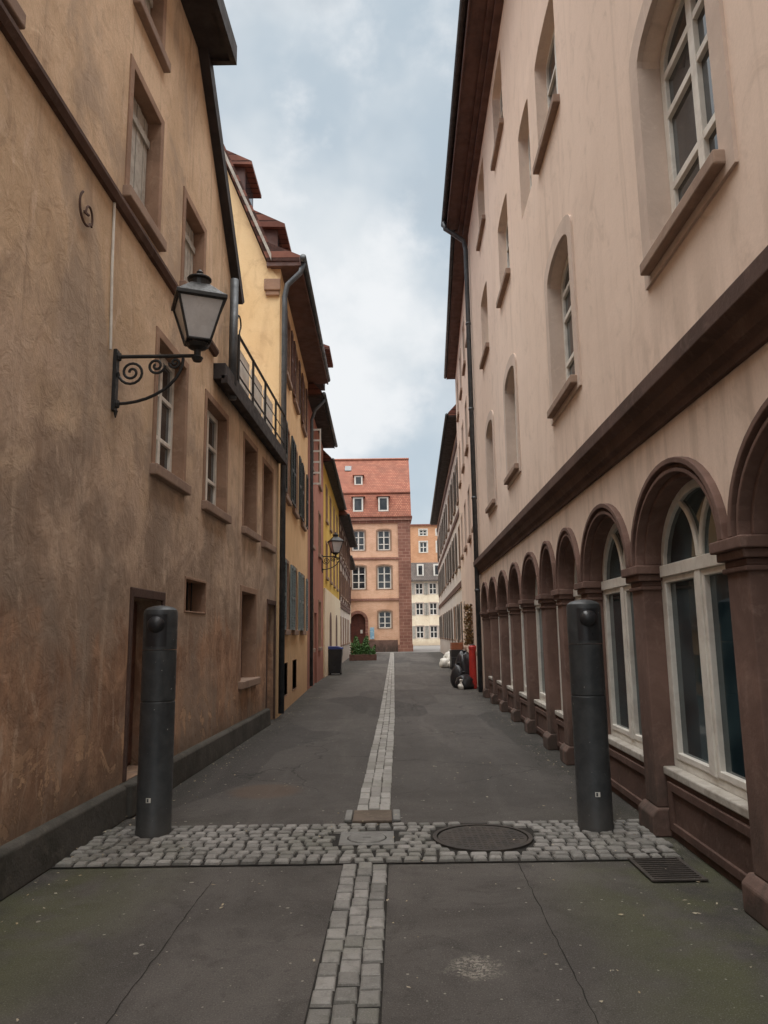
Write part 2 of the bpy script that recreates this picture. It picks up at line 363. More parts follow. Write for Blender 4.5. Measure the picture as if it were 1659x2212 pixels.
# ------------------------------------------------------------------ ground
bm=nb(); box(bm,FY(0),-900,900,-1500,400,-.5,-.012); mk('ground',bm,'plaza',kind='structure')
bm=nb()
A=[(-4,-5),(4,-5),(4.2,20),(7,62),(-4,62),(-4,20)]
bm.faces.new([bm.verts.new((x,y,0)) for x,y in A]); mk('road',bm,'asph',kind='structure')
def gx(Y):
    P=[(-5,-.26),(3.2,-.19),(6.7,-.125),(13.9,.0),(49,.38),(62,.5)]
    for a,b in zip(P,P[1:]):
        if Y<=b[0]: return a[1]+(b[1]-a[1])*(Y-a[0])/(b[0]-a[0])
    return .5
def stone_(bm,x,y,w,l,h,z=.0,j=.006,tap=.012,ang=0):
    ca,sa=math.cos(ang),math.sin(ang)
    R=lambda: random.uniform(-j,j)
    q=[(-w/2,-l/2),(w/2,-l/2),(w/2,l/2),(-w/2,l/2)]
    q=[(a+R(),b+R()) for a,b in q]; hh=h+random.uniform(-.003,.003)
    lo=[];mi=[];hi=[]
    for a,b in q:
        X=x+a*ca-b*sa; Y=y+a*sa+b*ca; lo.append(bm.verts.new((X,Y,z)))
        f1=1-tap*.5/(w/2); f=1-tap*1.7/(w/2)
        mi.append(bm.verts.new((x+(a*ca-b*sa)*f1,y+(a*sa+b*ca)*f1,z+hh*.7)))
        hi.append(bm.verts.new((x+(a*ca-b*sa)*f,y+(a*sa+b*ca)*f,z+hh)))
    bm.faces.new(hi)
    for i in range(4):
        k=(i+1)%4
        bm.faces.new([lo[i],lo[k],mi[k],mi[i]]); bm.faces.new([mi[i],mi[k],hi[k],hi[i]])
for (ya,yb,mt,gap,tp,hh) in ((-4,5.2,'sett',.013,.006,.014),(6.68,62,'settl',.008,.003,.010)):
    bm=nb(); y=ya
    while y<yb:
        L=.135 if y<6 else (.24 if y<30 else .5)
        for c in range(3):
            yy=y+(c%2)*L*.3+random.uniform(-.012,.012)
            if yy+L>yb+.02 : continue
            stone_(bm,gx(yy)+(c-1)*.098+random.uniform(-.003,.003),yy+L/2,.092+random.uniform(-.005,.003),L-gap,hh,.004,.004,tp)
        y+=L
    mk('gutter_paving',bm,mt,kind='structure')
    bm=nb(); s0,s1=(ya,5.22) if ya<0 else (6.66,62)
    ys=[s0]+[v for v in (3.2,6.7,13.9,30,49) if s0<v<s1]+[s1]
    for a,b in zip(ys,ys[1:]):
        bm.faces.new([bm.verts.new(p) for p in ((gx(a)-.152,a,.004),(gx(a)+.152,a,.004),(gx(b)+.152,b,.004),(gx(b)-.152,b,.004))])
    mk('gutter_bed',bm,'mort' if ya<0 else 'mortl',kind='structure')
bm=nb(); bm.faces.new([bm.verts.new(p) for p in ((-2.25,5.2,.008),(1.95,5.2,.008),(2.0,6.22,.008),(-2.28,6.22,.008))]); mk('sett_band_bed',bm,'mort',kind='structure')
bm=nb(); y=5.21; row=0
while row<11:
    l=.09; x=-2.24+random.uniform(0,.06)
    while x<1.93:
        w=random.uniform(.085,.125)
        cx=x+w/2; wave=.012*math.sin(cx*4.2+row*.4) if 0<row<10 else 0
        cy=y+l/2+wave
        skip=(abs(cx+.16)<.24 and abs(cy-5.78)<.21) or ((cx-.69)**2+(cy-5.77)**2<.41**2) or cy>6.2
        if not skip: stone_(bm,cx,cy,w-.018,l-.016,.019,.008,.007,.008,random.uniform(-.08,.08))
        x+=w
    y+=l+.001; row+=1
mk('sett_band',bm,'sett',kind='structure')
bm=nb()
for x0,y0,x1,y1 in ((.80,3.0,.85,5.19),(-1.13,2.6,-1.1,4.9)):
    n=30; random.seed(int(x0*10)); js=[random.uniform(-.005,.005) for _ in range(n+1)]; ws_=[random.uniform(.0015,.0035) for _ in range(n+1)]
    for i in range(n):
        a=i/n;b=(i+1)/n; xa=x0+(x1-x0)*a+js[i]; xb=x0+(x1-x0)*b+js[i+1]
        bm.faces.new([bm.verts.new(p) for p in ((xa-ws_[i],y0+(y1-y0)*a,.003),(xa+ws_[i],y0+(y1-y0)*a,.003),(xb+ws_[i+1],y0+(y1-y0)*b,.003),(xb-ws_[i+1],y0+(y1-y0)*b,.003))])
mk('slab_joint',bm,'mort',kind='structure')
random.seed(11)
bm=nb()
for i in range(420):
    u=random.random()
    if u<.40: y=random.uniform(3,20); x=-2.38+.031*y+abs(random.gauss(0,.16))
    elif u<.75: y=random.uniform(4,20); x=1.74+.028*y-abs(random.gauss(0,.15))
    else: y=random.uniform(3,9); x=random.uniform(-2,1.8)
    r=random.uniform(.005,.019); a=random.random()*6.28; zz=.034 if 5.1<y<6.7 else (.022 if abs(x-gx(y))<.17 else .006)
    vs=[bm.verts.new((x+r*k*math.cos(a+q),y+r*k*math.sin(a+q),zz+random.uniform(0,.008))) for q,k in ((0,1),(1.3,.5),(2.9,.9),(4.6,.45))]
    bm.faces.new(vs)
mk('leaf_litter',bm,'litter',kind='stuff',label='small dry leaf and grit litter scattered on the paving',cat='litter')
PL=lambda s,d,z:Vector((s,z,d))
def disc(bm,c,r,z0,z1,n=40): lathe(bm,(c[0],c[1],0),[(r,z0),(r,z1-.004),(r-.006,z1)],n)
e=empty('manhole_cover',(.69,5.77,0),'large round rusty iron manhole cover set in granite setts','manhole cover')
bm=nb()
lathe(bm,(.69,5.77,0),[(.365,.009),(.365,.024),(.335,.024),(.335,.009)],44)
mk('rim',bm,'metal',e)
bm=nb(); disc(bm,(.69,5.77),.328,.009,.019)
for i in range(-6,7):
    for k in range(-6,7):
        x,y=i*.047,k*.047
        if x*x+y*y<.29**2: box(bm,FY(0),.69+x-.016,.69+x+.016,-(5.77+y+.016),-(5.77+y-.016),.017,.0215)
mk('lid',bm,'metal',e,bevel=.003)
e=empty('water_cover',(-.16,5.78,0),'small round grey cover in a square pale stone frame','utility cover')
bm=nb(); prism(bm,PL,[(-.36,5.6),(.04,5.6),(.04,5.96),(-.36,5.96)],[[(-.16+.145*math.cos(a*math.pi/16),5.78+.145*math.sin(a*math.pi/16)) for a in range(32)]],.009,.022); mk('frame',bm,'pale',e,bevel=.004)
bm=nb(); disc(bm,(-.16,5.78),.138,.009,.026); box(bm,FY(0),-.19,-.13,-5.79,-5.77,.024,.030); mk('lid',bm,'pale',e,bevel=.003)
e=empty('gutter_drain',(-.14,6.45,0),'rectangular brown drain plate with pale stone ends across the gutter','drain')
bm=nb(); box(bm,FY(0),-.29,.03,-6.62,-6.26,.004,.030); mk('drain_plate',bm,'drain',e,bevel=.008)
for q0,q1 in ((-.355,-.297),(.037,.10)):
    bm=nb(); box(bm,FY(0),q0,q1,-6.62,-6.28,.004,.034); mk('curb',bm,'pale',e,bevel=.01)
e=empty('wall_grate',(1.78,5.0,0),'dark rectangular iron grate beside the arcade','drain grate')
bm=nb(); box(bm,FY(0),1.60,1.90,-5.34,-4.78,.002,.008); mk('pit_bed',bm,'black',e)
bm=nb(); prism(bm,PL,[(1.58,4.76),(1.92,4.76),(1.92,5.36),(1.58,5.36)],[[(1.605,4.785),(1.895,4.785),(1.895,5.335),(1.605,5.335)]],.009,.018)
for i in range(14): box(bm,FY(0),1.605,1.895,-(4.81+i*.039+.014),-(4.81+i*.039),.009,.016)
mk('grate_bars',bm,'metal',e)
# ------------------------------------------------------------------ left ochre house
L=FL(-2.48,.031)
H=empty('ochre_house',L(5,0,0),'tall weathered ochre plaster house with stone plinth and iron lantern','house')
wins=[(6.17,6.93,5.5,6.76,'b'),(7.83,8.60,5.42,6.5,'b'),(6.2,6.86,7.5,8.35,'b'),(3.3,4.1,5.5,6.76,'b'),
 (7.12,8.03,3.17,4.5,'w'),(8.93,9.95,3.13,4.46,'w'),(11.1,12.0,3.13,4.52,'d'),(12.6,13.45,3.1,4.48,'d'),
 (8.27,9.08,1.79,2.14,'v'),(11.07,12.1,.85,2.16,'d')]
doors=[(6.70,7.5,.28,1.86),(13.12,13.85,0.02,2.05)]
G=.09
hs=[hole(a,b,c,d,0,G if st!='v' else .03) for a,b,c,d,st in wins]+[arch(a,b,c,d) for a,b,c,d in doors[:1]]
outer=[(-4,0),(13.10,0),(13.10,2.07),(13.87,2.07),(13.87,0),(14.0,0),(14.0,4.95),(10.2,4.95),(10.2,6.5),(8.2,8.7),(-4,8.7)]
wallpart(H,L,outer,hs,'left',.4,0)
bm=nb(); prism(bm,L,[(-4,0),(14,0),(14.0,4.95),(10.2,4.95),(10.2,6.5),(8.2,8.7),(-4,8.7)],[],-8,-.41); mk('rear_wall',bm,'left',H)
for a,b,c,d,st in wins:
    if st=='b':
        w=window(H,L,a,b,c,d,.2,0,2,(.5,),.05,'greyp','glass','sill',('jamb',G,.015))
        bm=nb(); n=7
        for i in range(n):
            x0=a+.01+(b-a-.02)*i/n; x1=a+.01+(b-a-.02)*(i+1)/n-.014
            box(bm,L,x0,x1,-.14,-.115-random.uniform(0,.008),c+.02,d-.02)
        for zz in (c+.2,d-.3): box(bm,L,a+.02,b-.02,-.118,-.095,zz,zz+.08)
        mk('shutter',bm,'greyp',w)
    elif st=='w': window(H,L,a,b,c,d,.13,0,2,(.3,.65),.065,'whitep','glass','sill',('jamb',G,.015))
    elif st=='d': window(H,L,a,b,c,d,.22,0,2,(.45,),.05,'brownw','glass','sill' ,('jamb',G,.01))
    else:
        w=window(H,L,a,b,c,d,.3,0,1,(),.04,'brownw','glass',None,('jamb',.03,.01),name='vent_window')
        bm=nb(); 
        for i in range(1,5): tube(bm,[L(a+(b-a)*i/5,-.12,c),L(a+(b-a)*i/5,-.12,d)],.009,6)
        mk('grille',bm,'iron',w)
for a,b,c,d in doors:
    bm=nb(); box(bm,L,a,b,-.3,-.26,c,d)
    for i in range(6):
        x=a+(b-a)*i/6; box(bm,L,x+.01,x+(b-a)/6-.004,-.26,-.245,c+.03,d-.03)
    dd=mk('door',bm,'brownw' if a<10 else 'greyp',H)
    z_=max(c,0.01)
    bm=nb(); prism(bm,L,[(a-.07,z_),(a,z_),(a,d),(b,d),(b,z_),(b+.07,z_),(b+.07,d+.09),(a-.07,d+.09)],[],-.02,.015); mk('door_frame',bm,'sandd',dd,bevel=.01)
    bm=nb(); tube(bm,[L(a+.1,-.245,1.0),L(a+.1,-.19,1.0),L(a+.2,-.19,1.0)],.011,6); mk('door_handle',bm,'iron',dd)
bm=nb(); box(bm,L,6.55,7.62,-.2,.12,.0,.275); mk('door_step',bm,'plinth',H,bevel=.02)
bm=nb()
for a,b in ((-4,6.54),(7.63,13.1)): sweep(bm,L,[(-.05,0),(.085,0),(.075,.25),(.05,.275),(-.05,.275)],a,b)
mk('plinth',bm,'plinth',H,bevel=.01)
bm=nb(); 
pr=[(-.02,0),(.04,0),(.07,.05),(.07,.085),(-.02,.10)]
a_=[bm.verts.new(L(-4,d,z+5.50)) for d,z in pr]; b_=[bm.verts.new(L(9.2,d,z+5.10)) for d,z in pr]
bm.faces.new(a_); bm.faces.new(b_[::-1])
for i in range(5): bm.faces.new([a_[i],a_[(i+1)%5],b_[(i+1)%5],b_[i]])
mk('string_course',bm,'sandd',H)
bm=nb(); sweep(bm,L,[(.36,8.78),(.36,8.9),(-4,13.),(-8,8.9),(-8,8.72),(0,8.72)],-4,8.28); r=mk('roof',bm,'tiley',H)
bm=nb(); box(bm,L,-4.0,8.33,-.3,.40,8.70,8.778); box(bm,L,-4,8.36,.36,.43,8.66,8.93); box(bm,L,8.29,8.36,-.3,.36,8.66,8.93); mk('soffit',bm,'soffd',r)
bm=nb()
prism(bm,L,[(8.22,8.78),(10.34,6.44),(10.34,6.60),(8.22,8.95)],[],-8,.06)
mk('side_roof',bm,'tiley',r)
bm=nb(); prism(bm,L,[(8.1,8.72),(10.28,6.33),(10.40,6.42),(8.30,8.80)],[],-.3,.12); mk('verge_board',bm,'soffd',r)
bm=nb(); box(bm,L,9.2,14.05,-.3,.16,4.80,5.02); box(bm,L,9.2,14.05,.10,.19,4.74,4.86); mk('balcony_deck',bm,'soffd',H,bevel=.01)
bm=nb()
for z,rr in ((5.72,.022),(5.14,.014)): tube(bm,[L(10.0,.14,z),L(13.95,.14,z)],rr,8)
for i in range(5): 
    s=10.0+i*.985; tube(bm,[L(s,.14,5.0),L(s,.14,5.74)],.02,8)
for i in range(4):
    s=10.0+i*.985; tube(bm,[L(s+.03,.14,5.4),L(s+.95,.14,5.4)],.009,6)
tube(bm,[L(10,.14,5.72)]+[L(10+.13*math.sin(a)*.8,.14,5.82+.10*(1-math.cos(a))) for a in [i*.5 for i in range(1,10)]],.012,6)
mk('balcony_railing',bm,'iron',H)
bm=nb()
for i in range(3): s=10.08+i*.985; box(bm,L,s,s+.82,.08,.10,5.12,5.62)
mk('balcony_screen',bm,'whitep',H)
bm=nb(); tube(bm,[L(9.75,.12,4.7),L(9.75,.12,6.45)],.06,12); mk('vent_pipe',bm,'zinc',H,smooth=True)
bm=nb(); tube(bm,[L(5.86,.012,5.35),L(5.88,.012,4.6),L(5.93,.012,3.9)],.012,8); mk('cable_conduit',bm,'whitep',H)
bm=nb(); P=[]
for i in range(22):
    a=i/21*math.pi*1.1+2.2; P.append(L(5.30+.11*math.cos(a),.03,4.80+.13*math.sin(a)))
tube(bm,P,.010,6); P=[]
for i in range(16):
    a=i/15*math.pi*1.2-.6; P.append(L(5.36+.06*math.cos(a),.03,4.76+.09*math.sin(a)))
tube(bm,P,.009,6); tube(bm,[L(5.33,.0,4.80),L(5.33,.04,4.76)],.012,6); mk('wall_anchor',bm,'sandd',H)
# ------------------------------------------------------------------ lantern
def lantern(fr,s,zt,scale,label,arm=.71):
    W=fr(s,0,zt); k=scale; n=(fr(s,1,0)-fr(s,0,0))
    T=lambda x,y,z: W+n*(x*k)+Vector((0,y*k,z*k))
    e=empty('wall_lantern',W,label,'street lamp','wall lanterns along the street')
    bm=nb(); box(bm,lambda a,b,c:T(b,a,c),-.035,.035,.001,.03,-.48,.06)
    tube(bm,[T(.03,0,0),T(arm,0,0)],.017*k,8)
    tube(bm,[T(.03,0,-.42)]+[T(.03+.56*math.sin(a),0,-.42+.40*(1-math.cos(a))) for a in [i*math.pi/2/10 for i in range(1,11)]],.014*k,8)
    def spiral(cx,cz,r0,turn,dirn,ph):
        P=[]
        for i in range(34):
            t=i/33; a=ph+dirn*t*turn; r=r0*(1-.86*t); P.append(T(cx+r*math.cos(a),0,cz+r*math.sin(a)))
        tube(bm,P,.012*k,6)
    spiral(.15,-.14,.115,4*math.pi,1,math.pi)
    spiral(.36,-.085,.075,3.4*math.pi,-1,0)
    spiral(.52,-.06,.05,3*math.pi,1,math.pi)
    for z in (.0,-.42): lathe(bm,T(.03,0,z),[(.028*k,-.03*k),(.034*k,0),(.028*k,.03*k)],10)
    tube(bm,[T(.03,0,-.48),T(.03,0,-.54)],[.02*k,.006*k],8)
    mk('bracket',bm,'iron',e)
    C=T(arm,0,0); rot=math.radians(45+22)
    bm=nb(); lathe(bm,C,[(.035*k,-.05*k),(.05*k,-.02*k),(.03*k,.0),(.03*k,.05*k),(.08*k,.07*k),(.10*k,.10*k)],14)
    def ring4(r,z): return [C+Vector((r*k*math.cos(rot+i*math.pi/2),r*k*math.sin(rot+i*math.pi/2),z*k)) for i in range(4)]
    lo=ring4(.135,.12); hi=ring4(.27,.47)
    for i in range(4):
        tube(bm,[lo[i],hi[i]],.011*k,6); tube(bm,[lo[i],lo[(i+1)%4]],.012*k,6); tube(bm,[hi[i],hi[(i+1)%4]],.014*k,6)
        tube(bm,[C+Vector((0,0,.08*k)),lo[i]],.009*k,6)
    mk('lantern_frame',bm,'iron',e)
    bm=nb(); lathe(bm,C,[(.30*k,.465*k),(.30*k,.50*k),(.27*k,.515*k),(.13*k,.62*k),(.12*k,.63*k)],4,rot)
    lathe(bm,C,[(.085*k,.62*k),(.085*k,.68*k),(.105*k,.69*k),(.105*k,.705*k),(.05*k,.735*k),(.02*k,.75*k),(.03*k,.765*k),(.01*k,.79*k)],16)
    mk('lamp_cap',bm,'iron',e,bevel=.004)
    bm=nb(); 
    a=[bm.verts.new(v) for v in ring4(.125,.13)]; b=[bm.verts.new(v) for v in ring4(.258,.462)]
    for i in range(4): bm.faces.new([a[i],a[(i+1)%4],b[(i+1)%4],b[i]])
    bm.faces.new(a); bm.faces.new(b); mk('lamp_glass',bm,'frost',e)
lantern(L,6.05,3.88,1.0,'black wrought iron lantern on a scrolled bracket on an ochre wall')
# ------------------------------------------------------------------ yellow house
Yf=FL(-1.70,-.0236)
H=empty('yellow_house',Yf(17,0,0),'yellow plaster house with steep tiled roof and grey shutters','house')
cols=[15.35,17.2,19.35]; hs=[]; ws=[]
for c in cols:
    for z0,z1,k in ((7.0,8.3,'a'),(4.38,5.85,'b'),(1.62,3.0,'c')):
        ws.append((c-.4,c+.4,z0,z1,k)); hs.append(hole(c-.4,c+.4,z0,z1,0,.07))
hs.append(arch(16.9,17.8,.3,.95)); hs.append(arch(15.1,15.8,.3,.95))
wallpart(H,Yf,[(14.06,0),(21,0),(21,8.9),(14.06,8.9)],hs,'orange',.4,0)
for a,b,c,d,k in ws:
    w=window(H,Yf,a,b,c,d,.12,0,2,(.5,),.05,'whitep' if k!='a' else 'brownw','glass','sill',('jamb',.07,.03))
    if k=='a': shutter(w,Yf,a-.36,a-.09,c,d,'brownw',.03); shutter(w,Yf,b+.09,b+.36,c,d,'brownw',.03)
    if k=='b': shutter(w,Yf,a-.5,a-.09,c,d,'green',.05); shutter(w,Yf,b+.09,b+.5,c,d,'green',.05)
    if k=='c': shutter(w,Yf,a-.5,a-.09,c,d,'blue',.05); shutter(w,Yf,b+.09,b+.5,c,d,'blue',.05)
for a,b in ((16.9,17.8),(15.1,15.8)): window(H,Yf,a,b,.3,.95,.2,0,2,(),.04,'brownw','black',None,('jamb',0.001,.01),name='cellar_window')
g14=FY(14.02)
bm=nb(); prism(bm,g14,[(-10,0),(-2.035,0),(-2.035,8.6),(-2.3,8.95),(-3.42,11.7),(-5.6,13.6),(-9,9),(-10,8)],[],-.4,0)
prism(bm,g14,[(-10,0),(-2.6,0),(-2.6,8.95),(-3.42,11.5),(-5.6,13.5),(-9,9),(-10,8)],[],-6.9,-.41); mk('gable_wall',bm,'yellow',H,label='tall bare yellow gable wall')
DX=lambda s,d,z:Vector((d,s,z))
bm=nb(); sweep(bm,DX,[(-1.62,8.95),(-1.62,9.07),(-2.25,9.35),(-3.40,12.0),(-5.6,13.95),(-9,9.2),(-9,9.0),(-5.6,13.65),(-3.38,11.68),(-2.28,8.96)],13.9,21.1)
r=mk('roof',bm,'tiley',H)
bm=nb(); 
box(bm,DX,13.92,21.08,-2.3,-1.63,8.86,8.948); box(bm,DX,13.88,21.1,-1.635,-1.60,8.84,9.03); mk('soffit',bm,'soffit',r)
bm=nb(); tube(bm,[(-1.55,13.8,8.98),(-1.60,21.1,8.98)],.065,10); mk('gutter',bm,'zinc',r,smooth=True)
bm=nb()
P=[(-2.2,9.1),(-3.34,11.75),(-5.6,13.72)]
for (x0,z0),(x1,z1) in zip(P,P[1:]):
    v=[(x0,z0),(x1,z1),(x1+.0,z1-.14),(x0,z0-.14)]
    A=[bm.verts.new((x,13.86,z)) for x,z in v]; B=[bm.verts.new((x,13.90,z)) for x,z in v]
    bm.faces.new(A); bm.faces.new(B[::-1])
    for i in range(4): bm.faces.new([A[i],A[(i+1)%4],B[(i+1)%4],B[i]])
mk('verge_board',bm,'greyp',r)
bm=nb(); box(bm,g14,-2.35,-2.02,0.001,.09,8.35,8.6); box(bm,g14,-2.32,-2.04,0.001,.06,8.25,8.349); mk('corbel',bm,'jamb',H,bevel=.02)
for y0,xf,z0,z1 in ((15.2,-2.28,9.6,10.45),(18.2,-2.28,9.6,10.45),(15.3,-3.05,11.4,12.05)):
    bm=nb(); sweep(bm,DX,[(xf,z0),(xf,z1),(xf-1.6,z1),(xf-1.6,z0)],y0,y0+1.1); dm=mk('dormer',bm,'soffit',H)
    bm=nb(); sweep(bm,DX,[(xf+.18,z1-.06),(xf+.18,z1+.02),(xf-.9,z1+.55),(xf-2.,z1+.55),(xf-2.,z1)],y0-.12,y0+1.22); mk('dormer_roof',bm,'tiley',dm)
    bm=nb(); box(bm,DX,y0+.15,y0+.95,xf-.01,xf+.012,z0+.12,z1-.1); mk('dormer_window',bm,'glass',dm)
bm=nb(); tube(bm,[(-1.56,13.95,8.93),(-1.62,13.95,8.72),(-1.88,13.94,8.45),(-1.93,13.94,8.2),(-1.93,13.94,.1)],.055,12); mk('downpipe',bm,'zinc',H,smooth=True)
# ------------------------------------------------------------------ further left houses
def simple_house(name,label,fr,s0,s1,top,mat,over,colsl,floors,roofrise,fm='whitep',sh=None,sof='soffd',surm='jamb',door=None,dep=.12,wd=.8,depth=7):
    H=empty(name,fr((s0+s1)/2,0,0),label,'house')
    hs=[];ws=[]
    for c in colsl:
        for z0,z1 in floors:
            if door and z0<2 and door[0]-.9<c<door[1]+.9: continue
            ws.append((c-wd/2,c+wd/2,z0,z1)); hs.append(hole(c-wd/2,c+wd/2,z0,z1,0,.07))
    out=[(s0,0),(s1,0),(s1,top),(s0,top)]
    if door: out=[(s0,0),(door[0],0),(door[0],door[2]),(door[1],door[2]),(door[1],0),(s1,0),(s1,top),(s0,top)]
    wallpart(H,fr,out,hs,mat,.4,0)
    bm=nb(); prism(bm,fr,[(s0,0),(s1,0),(s1,top),(s0,top)],[],-depth,-.41)
    for a in (s0,s1-.3): sweep(bm,fr,[(-.0,top-.01),(-depth/2,top+roofrise-.1),(-depth,top-.01)],a,a+.3)
    mk('rear_wall',bm,mat,H)
    for i,(a,b,c,d) in enumerate(ws):
        w=window(H,fr,a,b,c,d,dep,0,2,(.5,),.05,fm,'glass','sill',(surm,.07,.025))
        if sh:
            if (i*7)%5==2:
                shutter(w,fr,a+.01,(a+b)/2-.01,c+.01,d-.01,sh,-.06); shutter(w,fr,(a+b)/2+.01,b-.01,c+.01,d-.01,sh,-.06)
            else: shutter(w,fr,a-.48,a-.08,c,d,sh,.04); shutter(w,fr,b+.08,b+.48,c,d,sh,.04)
    if door:
        bm=nb(); box(bm,fr,door[0],door[1],-.3,-.22,0.01,door[2]); mk('door',bm,'brownw',H)
    roof(H,fr,s0-.05,s1+.05,top,over,roofrise,depth,'tiley',sof)
    return H
Rd=FL(-2.06,-.0067)
H=simple_house('red_house','narrow rose red plaster house with white lattice shutter',Rd,21.02,27,8.45,'red',.42,[22.4,25.2],[(1.1,2.6),(4.2,5.6),(6.6,7.9)],4.2,door=(23.3,24.2,2.2))
bm=nb(); fro=lambda s,d,z: Rd(21.5,s,z)+Vector((0,d,0))
box(bm,fro,.02,.06,-.02,.02,5.9,7.6); box(bm,fro,.31,.35,-.02,.02,5.9,7.6)
for i in range(6): box(bm,fro,.06,.31,-.018,.018,5.9+i*.33,5.95+i*.33)
mk('open_shutter',bm,'whitep',H)
bm=nb(); tube(bm,[(-1.72,21.2,8.4),(-2.0,21.2,8.1),(-2.1,21.2,7.8),(-2.1,21.2,.1)],.05,10); mk('downpipe',bm,'zinc',H,smooth=True)
bm=nb(); sweep(bm,DX,[(-1.85,9.3),(-1.85,10.2),(-3.6,10.2),(-3.6,9.3)],21.8,23.); dm=mk('dormer',bm,'soffd',H)
bm=nb(); sweep(bm,DX,[(-1.6,10.15),(-1.6,10.25),(-3,10.8),(-3.8,10.8),(-3.8,10.15)],21.6,23.2); mk('dormer_roof',bm,'tiley',dm)
Mu=FL(-1.97,-.01)
H=simple_house('mustard_house','mustard yellow plaster house with cream ground floor',Mu,27.02,38,7.9,'mustard',.3,[28.6,31,33.5,36],[(3.7,5.0),(5.9,7.2)],4,sof='soffd')
bm=nb(); box(bm,Mu,27.05,37.95,-.01,.06,0.01,3.2)
mk('ground_floor_render',bm,'cream',H)
for a in (29.5,33.8):
    bm=nb(); prism(bm,Mu,arch(a,a+1.1,.01,2.4,.4),[],.062,.075); mk('door',bm,'brownw',H)
Ti=FL(-2.05,-.008)
H=simple_house('timber_framed_house','half timbered white house with dark beams and deep eaves',Ti,38.02,52,7.6,'white',.45,[39.5,42,44.5,47,49.5],[(1.0,2.4),(3.6,4.8),(5.8,7.0)],4.5,'brownw')
bm=nb()
for z in (2.9,3.1,5.3,7.4): box(bm,Ti,38.03,51.99,0.001,.04,z,z+.16)
for i in range(24):
    s=38.1+i*.6
    if all(abs(s+.07-c)>.5 for c in (39.5,42,44.5,47,49.5)): box(bm,Ti,s,s+.14,.002,.036,3.25,7.4)
mk('timber_frame',bm,'brownw',H)
simple_house('corner_house','plain beige plaster house with brown shutters',FL(-2.3,-.01),53,63.5,7.0,'cream',.4,[55,58,61],[(1.0,2.4),(4.,5.4)],4,sh='brownw')
lantern(Rd,26.2,4.25,1.1,'black iron wall lantern on a bracket by the rose red house',.45)
# ------------------------------------------------------------------ right arcaded building
R=FR(1.84,.028)
H=empty('arcaded_building',R(6,0,0),'long pink beige building with brown sandstone arcade and dark eaves','building')
piers=[-3.16,-1.34,.48,2.3,4.12,5.93,7.68,8.95,10.05,11.65,13.15,14.75,16.35,17.95]
zs=2.0
pts=[(-4,zs)]
for a,b in zip(piers,piers[1:]):
    g=b-a; c=(a+b)/2; rx=g/2-.10; 
    for i in range(17):
        t=math.pi-math.pi*i/16; pts.append((c+rx*math.cos(t),zs+.60*math.sin(t)))
pts+=[(18.4,zs),(18.4,12.3),(-4,12.3)]
f1=[4.40,8.03,12.08,15.2,.8]; fl2=[4.4,8.17,12.2,15.4,.8]; fl3=[8.1,12.2,15.2,4.4]
hs=[]
for c in f1: hs.append(hole(c-.6,c+.6,4.14,5.92,.22,0))
for c in fl2: hs.append(hole(c-.62,c+.62,7.5,8.98,.1,0))
hs.append(hole(9.35,10.25,7.58,9.0,.1,0))
for c in fl3: hs.append(hole(c-.62,c+.62,10.28,11.75,.1,0))
wallpart(H,R,pts,hs,'right',.4,0)
bm=nb(); prism(bm,R,[(-4,0),(18.4,0),(18.4,12.3),(-4,12.3)],[],-8,-.6); mk('rear_wall',bm,'right',H)
DW=.16
for c in f1: 
    w=window(H,R,c-.585,c+.585,4.142,5.905,DW,.21,2,(.30,.62,.80),.08,'whitep','glass')
    bm=nb(); prism(bm,R,arch(c-.76,c+.76,3.99,6.08,.27),[arch(c-.586,c+.586,4.142,5.906,.211)],-.02,.022)
    for sgn in (-1,1):
        x0,x1=(c-.6,c-.586) if sgn<0 else (c+.586,c+.6)
        box(bm,R,x0,x1,-DW-.05,-.0201,4.142,5.69)
    mk('window_surround',bm,'sandp',w)
    bm=nb(); box(bm,R,c-.66,c+.66,-.15,.09,4.05,4.1415); mk('window_sill',bm,'sill',w,bevel=.012)
for lst,z0,z1 in ((fl2,7.5,8.98),(fl3,10.28,11.75)):
    for c in lst: 
        w=window(H,R,c-.62,c+.62,z0,z1,DW,.1,2,(.36,.66),.06,'whitep','glass')
        bm=nb(); box(bm,R,c-.68,c+.68,-.14,.08,z0-.10,z0+.002); mk('window_sill',bm,'sill',w,bevel=.012)
window(H,R,9.35,10.25,7.58,9.0,DW,.1,1,(.5,),.06,'whitep','glass')
bm=nb(); box(bm,R,18.12,18.4,-.4,-.001,0,1.999); mk('end_wall',bm,'right',H)
PW=.135
for p in piers:
    bm=nb()
    box(bm,R,p-PW,p+PW,-.30,.0,.20,1.83)
    sweep(bm,R,[(-.30,0),(.055,0),(.055,.15),(.01,.20),(-.30,.20)],p-PW-.04,p+PW+.04)
    pp=mk('pier',bm,'sand',H,bevel=.012)
    bm=nb()
    for z0,z1,e_,q in ((1.81,1.84,.018,PW+.02),(1.84,1.88,.004,PW+.006),(1.88,1.93,.035,PW+.04),(1.93,1.998,.06,PW+.07)): box(bm,R,p-q,p+q,-.30,e_,z0,z1)
    mk('capital',bm,'sand',pp,bevel=.008)
